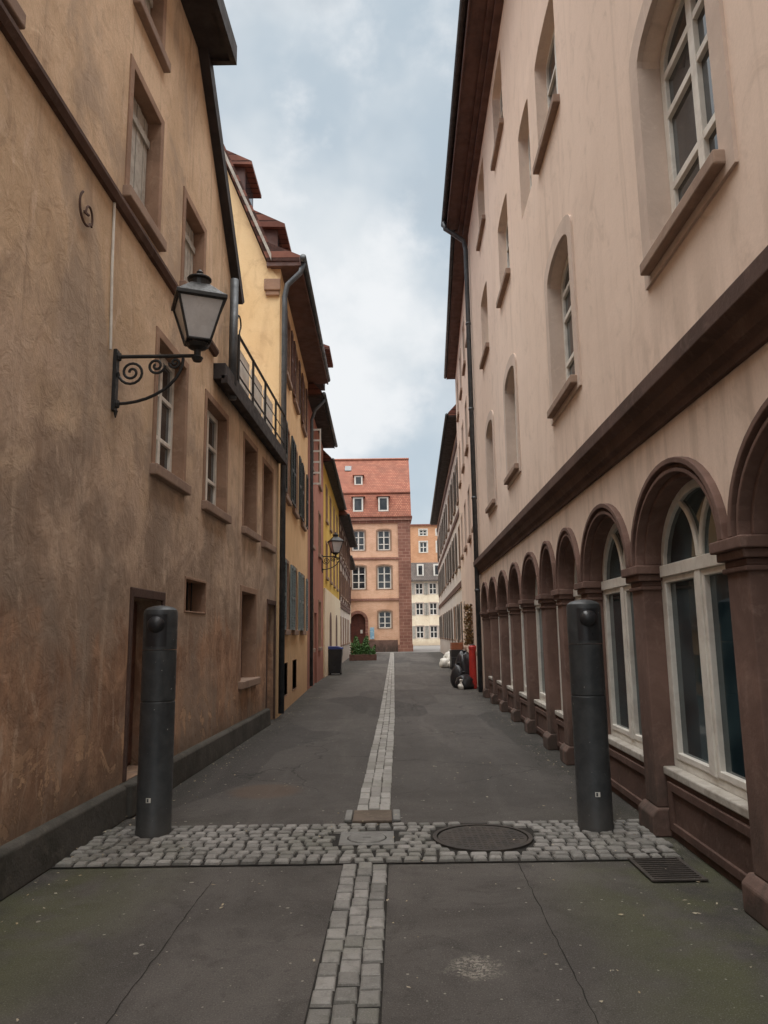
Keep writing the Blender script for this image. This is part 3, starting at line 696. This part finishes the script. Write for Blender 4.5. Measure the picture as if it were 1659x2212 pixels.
def halfring(bm,c,ro,zo,ri,zi,d0,d1,n=22):
    o=[(c+ro*math.cos(math.pi*i/n),zs+zo*math.sin(math.pi*i/n)) for i in range(n+1)]
    q=[(c+ri*math.cos(math.pi*i/n),zs+zi*math.sin(math.pi*i/n)) for i in range(n+1)]
    V=[[bm.verts.new(R(s,d,z)) for s,z in l] for l in (o,q) for d in (d0,d1)]
    for i in range(n):
        bm.faces.new([V[0][i],V[0][i+1],V[1][i+1],V[1][i]]); bm.faces.new([V[2][i],V[2][i+1],V[3][i+1],V[3][i]])
        bm.faces.new([V[0][i],V[0][i+1],V[2][i+1],V[2][i]]); bm.faces.new([V[1][i],V[1][i+1],V[3][i+1],V[3][i]])
    for k in (0,n): bm.faces.new([V[0][k],V[1][k],V[3][k],V[2][k]])
WD=.16
for a,b in zip(piers,piers[1:]):
    g=b-a;c=(a+b)/2; ro=g/2-.035
    bm=nb()
    halfring(bm,c,ro,.66,ro-.045,.62,-.05,.05); halfring(bm,c,ro-.046,.619,ro-.075,.59,-.25,.015)
    halfring(bm,c,ro-.076,.589,ro-.105,.56,-.25,.035); halfring(bm,c,ro-.106,.559,ro-.14,.525,-.25,-.03)
    mk('arch_moulding',bm,'sand',H,bevel=.006)
    s0=a+PW+.001; s1=b-PW-.001
    w=window(H,R,s0,s1,.5,2.54,WD,.54,1,(),.075,'whitep','glassb',name='arched_window')
    bm=nb(); c0=(s0+s1)/2
    box(bm,R,c0-.045,c0+.045,-WD-.048,-WD+.03,.56,1.95); box(bm,R,s0+.06,s1-.06,-WD-.046,-WD+.036,1.90,1.99)
    hw=(s1-s0)/2
    for sg in (-1,1):
        P=[R(c0+sg*(.03+hw*.5*(1-math.cos(i/10*1.5))),-WD-.01,2.0+.46*math.sin(i/10*1.35)) for i in range(11)]; tube(bm,P,.024,6)
    for e0,e1 in ((s0+.076,c0-.046),(c0+.046,s1-.076)):
        prism(bm,R,[(e0,.56),(e1,.56),(e1,1.9),(e0,1.9)],[[(e0+.045,.605),(e1-.045,.605),(e1-.045,1.855),(e0+.045,1.855)]],-WD-.045,-WD+.018)
    mk('window_frame',bm,'whitep',w,bevel=.005)
    bm=nb(); box(bm,R,s0+.001,s1-.001,-.25,-.06,.44,.499); mk('window_sill',bm,'greyp',w,bevel=.01)
    bm=nb(); box(bm,R,s0+.001,s1-.001,-.25,-.08,0,.439)
    prism(bm,R,[(s0+.06,.06),(s1-.06,.06),(s1-.06,.40),(s0+.06,.40)],[[(s0+.14,.12),(s1-.14,.12),(s1-.14,.34),(s0+.14,.34)]],-.085,-.06)
    mk('parapet_panel',bm,'sandd',w,bevel=.006)
bm=nb(); sweep(bm,R,[(-.02,2.92),(.03,2.92),(.035,2.97),(.07,3.0),(.09,3.08),(.13,3.11),(.15,3.13),(.15,3.24),(.04,3.30),(-.02,3.30)],-4,18.42); mk('cornice',bm,'sandd',H,bevel=.006)
bm=nb(); sweep(bm,R,[(.55,12.38),(.55,12.5),(-4,17.),(-8,12.4),(-8,12.31),(0,12.31)],-4.1,18.5); r=mk('roof',bm,'tiley',H)
bm=nb(); box(bm,R,-4,18.45,.0,.54,12.22,12.36); box(bm,R,-4,18.45,.0,.14,12.02,12.219); box(bm,R,-4,18.45,.14,.25,12.12,12.219); box(bm,R,-4,18.5,.535,.57,12.18,12.45); mk('soffit',bm,'soffit',r,bevel=.01)
bm=nb(); tube(bm,[R(-4,.64,12.38),R(18.5,.64,12.38)],.07,12); mk('gutter',bm,'soffd',r,smooth=True)
bm=nb(); P=[R(18.2,.64,12.3),R(18.2,.62,12.1),R(18.2,.4,11.95),R(18.2,.14,11.75),R(18.2,.09,11.5),R(18.2,.09,.1)]; tube(bm,P,.06,12); 
for z in (2.5,4.8,7.1,9.4): tube(bm,[R(18.2,.09,z),R(18.2,.09,z+.06)],.07,12)
mk('downpipe',bm,'zinc',H,smooth=True)
# ------------------------------------------------------------------ right further buildings
R2=FR(1.27,.061)
H=simple_house('pale_house','pale plaster house with brown eaves and small windows',R2,18.52,30.3,12.25,'right',.36,[20.2,22.6,25.2,28],[(1.0,2.6),(4.4,5.9),(7.2,8.7),(9.9,11.3)],4.5,sof='soffit',surm='sandp',wd=.9,door=(23.3,24.4,2.4))
bm=nb()
for i in range(30): box(bm,R2,18.55,18.55+(.5 if i%2 else .34),.001,.025,.3+i*.39,.3+i*.39+.37)
mk('quoin',bm,'sandp',H,bevel=.008)
R3=FR(2.12,.038)
H=simple_house('shuttered_house','white half timbered house with grey brown shutters under dark eaves',R3,30.4,62,10.6,'white',.5,[33+i*3. for i in range(10)],[(1.2,2.8),(4.5,6.2),(7.4,9.2)],4.5,sh='greyd',wd=1.0)
bm=nb()
for z in (3.5,6.7,9.9): box(bm,R3,30.42,61.98,.001,.05,z,z+.25)
mk('timber_band',bm,'brownw',H)
bm=nb(); box(bm,R3,30.8,31.8,-2.5,-1.2,11.2,14.6); box(bm,R3,30.7,31.9,-2.6,-1.1,14.6,14.8); mk('chimney',bm,'tiley',H)
# ------------------------------------------------------------------ far building
F=FY(65)
H=empty('brick_corner_building',(-2,65,0),'orange pink brick building with red tiled mansard roof and arched door','building')
hs=[];ws=[]
for c in (-6.9,-4.6,-2.3,-.05):
    ws.append((c-.55,c+.55,8.8,10.6,.12)); ws.append((c-.6,c+.6,5.4,7.45,.12))
    if c in (-.05,-4.6,-6.9): ws.append((c-.55,c+.55,2.0,3.5,.12))
hs=[hole(a,b,c,d,r,.14) for a,b,c,d,r in ws]+[arch(-3.05,-1.75,.02,3.3,.65)]
wallpart(H,F,[(-9,0),(2.25,0),(2.25,11.7),(-9,11.7)],hs,'farb',.4,0)
bm=nb(); prism(bm,F,[(-9,0),(2.25,0),(2.25,11.7),(-9,11.7)],[],-9,-.41); mk('rear_wall',bm,'quoin',H)
for a,b,c,d,r in ws: window(H,F,a,b,c,d,.12,r,2,(.3,.65),.10,'whitep','glass',None,('jamb',.14,.04))
bm=nb(); prism(bm,F,arch(-3.05,-1.75,.02,3.3,.65),[],-.4,-.3)
for x in (-2.95,-2.38): 
    for z in (.3,1.5): box(bm,F,x,x+.52,-.3,-.27,z,z+1.0)
dd=mk('door',bm,'doorr',H)
bm=nb(); prism(bm,F,arch(-3.3,-1.5,.0,3.55,.9),[arch(-3.05,-1.75,.001,3.3,.65)],-.1,.09); mk('door_frame',bm,'quoin',dd)
bm=nb(); box(bm,F,-2.2,-2.0,-.268,-.262,1.6,1.9); mk('notice',bm,'whitep',dd)
bm=nb()
for z in (4.4,8.0): box(bm,F,-9,1.19,0.001,.09,z,z+.18)
box(bm,F,-9,2.4,.001,.25,11.45,11.7); box(bm,F,-9,2.35,.001,.14,11.25,11.45); mk('cornice',bm,'quoin',H)
bm=nb(); box(bm,F,1.2,2.3,.001,.13,.0,11.24); box(bm,F,1.05,2.35,.002,.2,.0,.6); mk('quoin_pilaster',bm,'quoin',H)
bm=nb(); box(bm,F,-9,-3.31,.001,.06,.0,1.0); box(bm,F,-1.49,1.04,.001,.06,.0,1.0); mk('plinth',bm,'sand',H)
bm=nb(); sx=lambda s,d,z:Vector((s,65-d,z))
sweep(bm,sx,[(.3,11.72),(.3,11.82),(-.75,14.1),(-3.6,17.85),(-8.5,13),(-9,11.72)],-9.1,2.4); r=mk('roof',bm,'tile',H)
bm=nb(); box(bm,F,-9.1,2.4,-.78,-.62,14.06,14.16); tube(bm,[(-9.1,68.6,17.88),(2.42,68.6,17.88)],.12,8); box(bm,F,2.38,2.5,-4,-.2,11.7,11.9); mk('ridge_tiles',bm,'tile',r)
for c,z0,z1,w,dd_ in ((-2.3,12.2,13.6,.5,.05),(-.05,12.2,13.6,.5,.05),(-4.6,12.2,13.6,.5,.05),(-2.3,14.9,15.9,.42,-1.5)):
    bm=nb(); box(bm,F,c-w,c+w,dd_-2,dd_,z0,z1)
    sweep(bm,sx,[(dd_+.15,z1),(dd_+.15,z1+.06),(dd_-2,z1+.3),(dd_-2,z1)],c-w-.1,c+w+.1); dm=mk('dormer',bm,'tile',H)
    bm=nb(); box(bm,F,c-w+.18,c+w-.18,dd_,dd_+.02,z0+.2,z1-.15); dw=mk('dormer_window',bm,'glass',dm)
    bm=nb(); prism(bm,F,arch(c-w+.05,c+w-.05,z0+.08,z1-.03),[arch(c-w+.18,c+w-.18,z0+.2,z1-.15)],dd_+.001,dd_+.05); mk('window_surround',bm,'whitep',dm)
bm=nb()
fr_=lambda t:(-.75-2.85*t,14.1+3.75*t)
A=[];
for s,t in ((-3.6,.66),(-3.0,.66),(-3.0,.8),(-3.6,.8)):
    d,z=fr_(t); A.append(bm.verts.new(F(s,d+.06,z+.05)))
ff=bm.faces.new(A); ex=bmesh.ops.extrude_face_region(bm,geom=[ff])
for q in ex['geom']:
    if isinstance(q,bmesh.types.BMVert): q.co+=Vector((0,.08,-.08))
mk('skylight',bm,'glass',r)
bm=nb(); box(bm,F,-1.35,-1.0,.062,.09,1.1,2.1); H2=mk('poster_board',bm,'poster',H)
# ------------------------------------------------------------------ background buildings
F2=FY(98)
H=empty('cream_mansard_building',(6,98,0),'cream plaster building with grey mansard roof and pale blue shutters','building')
hs=[];ws=[]
for c in (4.5,6.3,8.1):
    for z0,z1 in ((6.6,8.1),(3.9,5.5),(.9,2.5)): ws.append((c-.5,c+.5,z0,z1)); hs.append(hole(c-.5,c+.5,z0,z1,0,.1))
wallpart(H,F2,[(1,0),(10,0),(10,8.3),(1,8.3)],hs,'cream',.4,0)
bm=nb(); prism(bm,F2,[(1,0),(10,0),(10,8.3),(1,8.3)],[],-7,-.41); mk('rear_wall',bm,'cream',H)
for a,b,c,d in ws:
    w=window(H,F2,a,b,c,d,.15,0,2,(.5,),.1,'whitep','glass',None,('sandp',.1,.02))
    shutter(w,F2,a-.5,a-.11,c,d,'greyp',.03); shutter(w,F2,b+.11,b+.5,c,d,'greyp',.03)
bm=nb(); sweep(bm,lambda s,d,z:Vector((s,98-d,z)),[(.3,8.31),(.3,8.5),(-1.,10.9),(-7,10.9),(-7,8.31)],.9,10.1); r=mk('roof',bm,'slate',H)
for c in (4.7,6.9):
    bm=nb(); box(bm,F2,c-.45,c+.45,-2,.0,9.0,10.6); dm=mk('dormer',bm,'whitep',H)
    bm=nb(); box(bm,F2,c-.25,c+.25,.001,.03,9.2,10.4); mk('dormer_window',bm,'glass',dm)
F3=FY(108)
H=empty('orange_brick_building',(6,108,0),'tall orange brick building rising behind a lower mansard','building')
hs=[];ws=[]
for c in (5.7,8.2):
    for z0,z1 in ((13.2,14.8),(15.7,16.6)): ws.append((c-.55,c+.55,z0,z1)); hs.append(hole(c-.55,c+.55,z0,z1,0,.15))
wallpart(H,F3,[(2,0),(10,0),(10,17.2),(2,17.2)],hs,'farb2',.4,7)
for a,b,c,d in ws: window(H,F3,a,b,c,d,.15,0,2,(.5,),.12,'whitep','glass',None,('whitep',.15,.04))
bm=nb(); box(bm,F3,1.9,10.1,-7,.2,17.2,17.4); mk('roof',bm,'tile',H)
# ------------------------------------------------------------------ bollards
def bollard(x,y,label,first=None):
    if first is None:
        e=empty('bollard',(x,y,0),label,'bollard','tall bollards at the street entrance')
        bm=nb(); r=.132
        lathe(bm,(x,y,0),[(r+.004,.01),(r+.004,.05),(r,.06),(r,1.0),(r-.004,1.004),(r-.004,1.012),(r,1.016),(r,1.40)],48)
        mk('post',bm,'bol',e,smooth=False)
        bm=nb(); lathe(bm,(x,y,0),[(r+.001,1.405),(r+.001,1.69),(r-.006,1.715),(r-.03,1.735),(r-.08,1.748),(.02,1.752)],48)
        mk('head',bm,'bol',e)
        bm=nb(); n=14; A=[];B=[]
        for i in range(n+1):
            a=-math.pi/2+math.radians(-38+76*i/n); c_,s_=math.cos(a),math.sin(a)
            A.append(bm.verts.new((x+.1345*c_,y+.1345*s_,1.43))); B.append(bm.verts.new((x+.1345*c_,y+.1345*s_,1.68)))
        for i in range(n): bm.faces.new([A[i],A[i+1],B[i+1],B[i]])
        mk('lens_housing',bm,'black',e)
        bm=nb(); bmesh.ops.create_uvsphere(bm,u_segments=28,v_segments=18,radius=.068)
        for v in bm.verts: v.co=Vector((x+v.co.x,y-.118+v.co.y*.75,1.60+v.co.z))
        mk('lens',bm,'black',e,smooth=True)
        bm=nb(); 
        for i in range(4):
            a0=math.radians(-90-11+i*4);a1=math.radians(-90-11+(i+1)*4); rr=.1338
            bm.faces.new([bm.verts.new((x+rr*math.cos(a),y+rr*math.sin(a),z)) for a,z in ((a0,.27),(a1,.27),(a1,.305),(a0,.305))])
        mk('sticker',bm,'bagw',e)
        bm=nb(); bm.faces.new([bm.verts.new((x+.1348*math.cos(a),y+.1348*math.sin(a),z)) for a,z in ((math.radians(-98),.275),(math.radians(-92),.275),(math.radians(-92),.30),(math.radians(-98),.30))])
        mk('sticker_mark',bm,'zinc',e)
        for p in e.children:
            if p.name.startswith(('post','head')):
                for q in p.data.polygons: q.use_smooth=len(q.vertices)==4 
                b=p.modifiers.new('e','EDGE_SPLIT'); b.split_angle=math.radians(30)
        return e
    e=first.copy(); e.location=(x,y,0); e["label"]=label; COL.objects.link(e)
    for p in first.children:
        q=p.copy(); q.parent=e; COL.objects.link(q)
    return e
b1=bollard(-1.80,5.99,'tall charcoal cylindrical bollard with domed lens beside the ochre wall')
b2=bollard(1.585,5.98,'tall charcoal cylindrical bollard with domed lens beside the arcade',b1)
# ------------------------------------------------------------------ small street things
from mathutils import noise as NO
def blob(bm,c,r,seed,sq=.8,amp=.25):
    random.seed(seed); s=nb(); bmesh.ops.create_icosphere(s,subdivisions=3,radius=1)
    vs={}
    for v in s.verts:
        k=1+amp*NO.noise(v.co*1.8+Vector((seed,0,0)))+.16*NO.noise(v.co*5+Vector((0,seed,0)))
        top=max(0,v.co.z); k*=1-.35*top*top
        p=v.co*k; z=max(p.z*sq,-.62*sq)
        vs[v]=bm.verts.new((c[0]+p.x*r,c[1]+p.y*r,c[2]+(z+.62*sq)*r))
    for f in s.faces: bm.faces.new([vs[v] for v in f.verts])
    s.free()
def bag(x,y,r,seed,mat,label,sq=1.1):
    e=empty('rubbish_bag',(x,y,0),label,'rubbish bag','rubbish bags along the wall')
    bm=nb(); blob(bm,(x,y,.0),r,seed,sq); mk('bag_body',bm,mat,e,smooth=True)
    bm=nb(); zt=(.65+.62)*sq*r; lathe(bm,(x,y,zt*.93),[(.05,0),(.03,.05),(.06,.12),(.02,.13)],9); mk('knot',bm,mat,e)
bag(2.12,20.7,.26,3,'black','full black rubbish bag slumped by the wall')
bag(2.22,21.3,.27,5,'black','taller black rubbish bag leaning on the wall',2.8)
bag(2.03,21.2,.22,8,'black','full black rubbish bag slumped by the wall',2.2)
bag(2.02,20.5,.09,31,'bagw','small crumpled white bag lying beside black rubbish bags',1.3)
bag(2.66,33.5,.30,9,'bagw','tied white rubbish bag on the pavement')
bag(2.98,33.2,.27,12,'bagw','tied white rubbish bag on the pavement',1.0)
bag(2.90,34.0,.34,15,'bagw','tied white rubbish bag on the pavement',1.6)
RX,RY=2.38,20.75
e=empty('red_post_bin',(RX,RY,0),'slim red cylindrical bin standing against the pale wall','bin')
bm=nb(); lathe(bm,(RX,RY,0),[(.09,.0),(.10,.03),(.10,1.05),(.11,1.07),(.11,1.13),(.08,1.16)],20); mk('bin_body',bm,'redp',e,smooth=False)
bm=nb(); lathe(bm,(RX,RY,0),[(.07,1.162),(.07,1.18),(.04,1.19)],20); mk('bin_lid',bm,'black',e)
e=empty('crate_trolley',(2.95,31.6,0),'orange plastic crates stacked on a dark trolley by the wall','crates')
bm=nb(); 
for x in (2.75,3.25):
    for y in (31.3,31.9): lathe(bm,(x,y,0),[(.05,0),(.06,.02),(.06,.1),(.04,.12)],10)
box(bm,DX,31.2,32.0,2.7,3.3,.12,.52); mk('trolley_base',bm,'black',e,bevel=.02)
for i in range(2):
    bm=nb(); z=.53+i*.3
    prism(bm,PL,[(2.7+i*.03,31.2),(3.28,31.2),(3.28,31.95),(2.7+i*.03,31.95)],[[(2.74+i*.03,31.24),(3.24,31.24),(3.24,31.91),(2.74+i*.03,31.91)]],z,z+.28)
    box(bm,DX,31.241,31.909,2.741+i*.03,3.239,z+.01,z+.03)
    for k in range(3): box(bm,DX,31.19,31.2,2.72+i*.03,3.27,z+.04+k*.08,z+.07+k*.08)
    mk('crate',bm,'orng' if i else 'black',e)
e=empty('wheeled_bin',(-1.95,28.9,0),'dark wheeled refuse bin with blue lid against the wall','bin')
bm=nb(); x,y=-1.95,28.9
v0=[(-.22,-.24,.06),(.22,-.24,.06),(.22,.24,.06),(-.22,.24,.06)]; v1=[(-.29,-.31,.95),(.29,-.31,.95),(.29,.31,.95),(-.29,.31,.95)]
a=[bm.verts.new((x+p[0],y+p[1],p[2])) for p in v0]; b=[bm.verts.new((x+p[0],y+p[1],p[2])) for p in v1]
bm.faces.new(a); bm.faces.new(b)
for i in range(4): bm.faces.new([a[i],a[(i+1)%4],b[(i+1)%4],b[i]])
mk('bin_body',bm,'black',e,bevel=.02)
bm=nb(); sweep(bm,DX,[(x-.31,.96),(x+.31,.96),(x+.31,1.0),(x+.1,1.07),(x-.31,1.07)],y-.33,y+.33); mk('lid',bm,'bluep',e,bevel=.015)
for s_ in (-.2,.2):
    bm=nb(); tube(bm,[(x+s_-.03,y+.24,.1),(x+s_+.03,y+.24,.1)],.1,16); mk('wheel',bm,'iron',e)
def leaves(bm,n,fn,sz=.07):
    for i in range(n):
        c=fn()
        u=Vector((random.uniform(-1,1),random.uniform(-1,1),random.uniform(-.2,1))).normalized()*sz; q=u.cross(Vector((random.uniform(-1,1),random.uniform(-1,1),.3))).normalized()*sz*.5
        bm.faces.new([bm.verts.new(c-u*.2),bm.verts.new(c+u*.4+q),bm.verts.new(c+u),bm.verts.new(c+u*.4-q)])
def planter(x,y,w,label,hh=.7):
    e=empty('planter',(x,y,0),label,'planter','planters by the wall')
    bm=nb(); prism(bm,PL,[(x-w,y-.35),(x+w,y-.35),(x+w,y+.35),(x-w,y+.35)],[[(x-w+.05,y-.3),(x+w-.05,y-.3),(x+w-.05,y+.3),(x-w+.05,y+.3)]],0,.35); box(bm,FY(0),x-w+.051,x+w-.051,-(y+.299),-(y-.299),.02,.30); mk('trough',bm,'brownw',e,bevel=.01)
    bm=nb(); random.seed(int(x*10+y))
    def fn():
        cx=x+random.uniform(-w,w)*.9; m=.35+.65*abs(math.sin(cx*4.3+y)); return Vector((cx,y+random.uniform(-.34,.34),.3+random.random()*hh*m))
    leaves(bm,900,fn,.09)
    for i in range(20):
        cx=x+random.uniform(-w,w)*.7; tube(bm,[(cx,y,.28),(cx+random.uniform(-.1,.1),y,.6)],.008,4)
    mk('foliage',bm,'leaf',e)
planter(-1.35,44.4,.8,'long dark wooden planter with leafy green plants')
planter(-1.55,47.5,.5,'dark wooden planter with a taller green shrub',1.1)
e=empty('climbing_plant',R2(23.0,.1,0),'rusty green climbing plant growing up the pale wall','plant')
bm=nb(); random.seed(5)
for k in range(3): tube(bm,[R2(23.0+k*.15,.04,.0),R2(22.9+k*.2,.05,1.2),R2(23.1+k*.1,.04,2.3)],.012,5)
mk('stem',bm,'brownw',e)
bm=nb()
def fn():
    z=1.15+random.random()**1.3*1.2; return R2(23.1+random.uniform(-.5,.5)*(1-.3*(z-1.1)),random.uniform(.02,.22),z)
leaves(bm,420,fn,.08); mk('foliage',bm,'leafr',e)
# ------------------------------------------------------------------ world and light
W=bpy.data.worlds.new("World"); S.world=W; W.use_nodes=True; t=W.node_tree
for n in list(t.nodes): t.nodes.remove(n)
def N_(ty,**k):
    x=t.nodes.new(ty)
    for a,v in k.items(): setattr(x,a,v)
    return x
SE=math.radians(64); SR=math.radians(178)
out=N_("ShaderNodeOutputWorld"); bg=N_("ShaderNodeBackground"); sky=N_("ShaderNodeTexSky",sky_type='NISHITA')
sky.sun_disc=False; sky.sun_elevation=SE; sky.sun_rotation=SR; sky.air_density=1.2; sky.dust_density=1.5
tc=N_("ShaderNodeTexCoord"); mp=N_("ShaderNodeMapping"); mp.inputs["Scale"].default_value=(1,1,1.15); mp.inputs["Location"].default_value=(.75,.3,.2)
t.links.new(tc.outputs["Generated"],mp.inputs[0])
def wn(sc,d,r,ds):
    x=N_("ShaderNodeTexNoise"); x.inputs["Scale"].default_value=sc; x.inputs["Detail"].default_value=d; x.inputs["Roughness"].default_value=r; x.inputs["Distortion"].default_value=ds
    t.links.new(mp.outputs[0],x.inputs["Vector"]); return x.outputs["Fac"]
def wr(f,a,b,c=0,d=1):
    x=N_("ShaderNodeMapRange",interpolation_type='SMOOTHSTEP'); 
    for i,v in ((1,a),(2,b),(3,c),(4,d)): x.inputs[i].default_value=v
    t.links.new(f,x.inputs[0]); return x.outputs[0]
def wm(f,a,b,bt='MIX'):
    x=N_("ShaderNodeMix",data_type='RGBA',blend_type=bt)
    for i,v in ((0,f),(6,a),(7,b)):
        if hasattr(v,'links'): t.links.new(v,x.inputs[i])
        else: x.inputs[i].default_value=v if i==0 else (*v,1)
    return x.outputs[2]
k=wm(1.,sky.outputs[0],(.085,.085,.085),'MULTIPLY')
haze=wm(.84,k,(.57,.665,.74))
c=wm(wr(wn(2.6,5,.5,0),.40,.60),haze,(.76,.805,.84))
c=wm(wr(wn(5.,7,.54,0.05),.44,.62,0,.85),c,(.90,.92,.94))
c=wm(wr(wn(3.9,6,.52,0),.52,.68,0,.7),c,(.50,.565,.63))
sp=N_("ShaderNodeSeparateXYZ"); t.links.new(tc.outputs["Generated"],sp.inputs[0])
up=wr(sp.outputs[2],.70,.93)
c=wm(up,c,(5.4,5.3,5.2))  # bright overhead glow added above the visible sky to light the street walls
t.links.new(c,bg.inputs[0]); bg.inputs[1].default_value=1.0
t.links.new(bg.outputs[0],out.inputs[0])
sl=bpy.data.lights.new("sun",'SUN'); sl.energy=2.2; sl.angle=math.radians(70); sl.color=(1,.97,.93)
so=bpy.data.objects.new("sun",sl); COL.objects.link(so)
dirv=Vector((math.sin(SR)*math.cos(SE),math.cos(SR)*math.cos(SE),math.sin(SE)))
so.rotation_euler=dirv.to_track_quat('Z','Y').to_euler(); so.location=(0,0,30)
# ------------------------------------------------------------------ camera
cam=bpy.data.cameras.new("camera"); co=bpy.data.objects.new("camera",cam); COL.objects.link(co)
cam.sensor_fit='VERTICAL'; cam.sensor_height=24; cam.lens=1600/2212*24; cam.clip_start=.05; cam.clip_end=4000
th=math.atan(264/1600); roll=-.0141
co.matrix_world=Matrix.Translation((0,0,1.5))@Matrix.Rotation(math.pi/2+th,4,'X')@Matrix.Rotation(roll,4,'Z')
S.camera=co
S.view_settings.view_transform='Standard'; S.view_settings.look='None'; S.view_settings.exposure=0
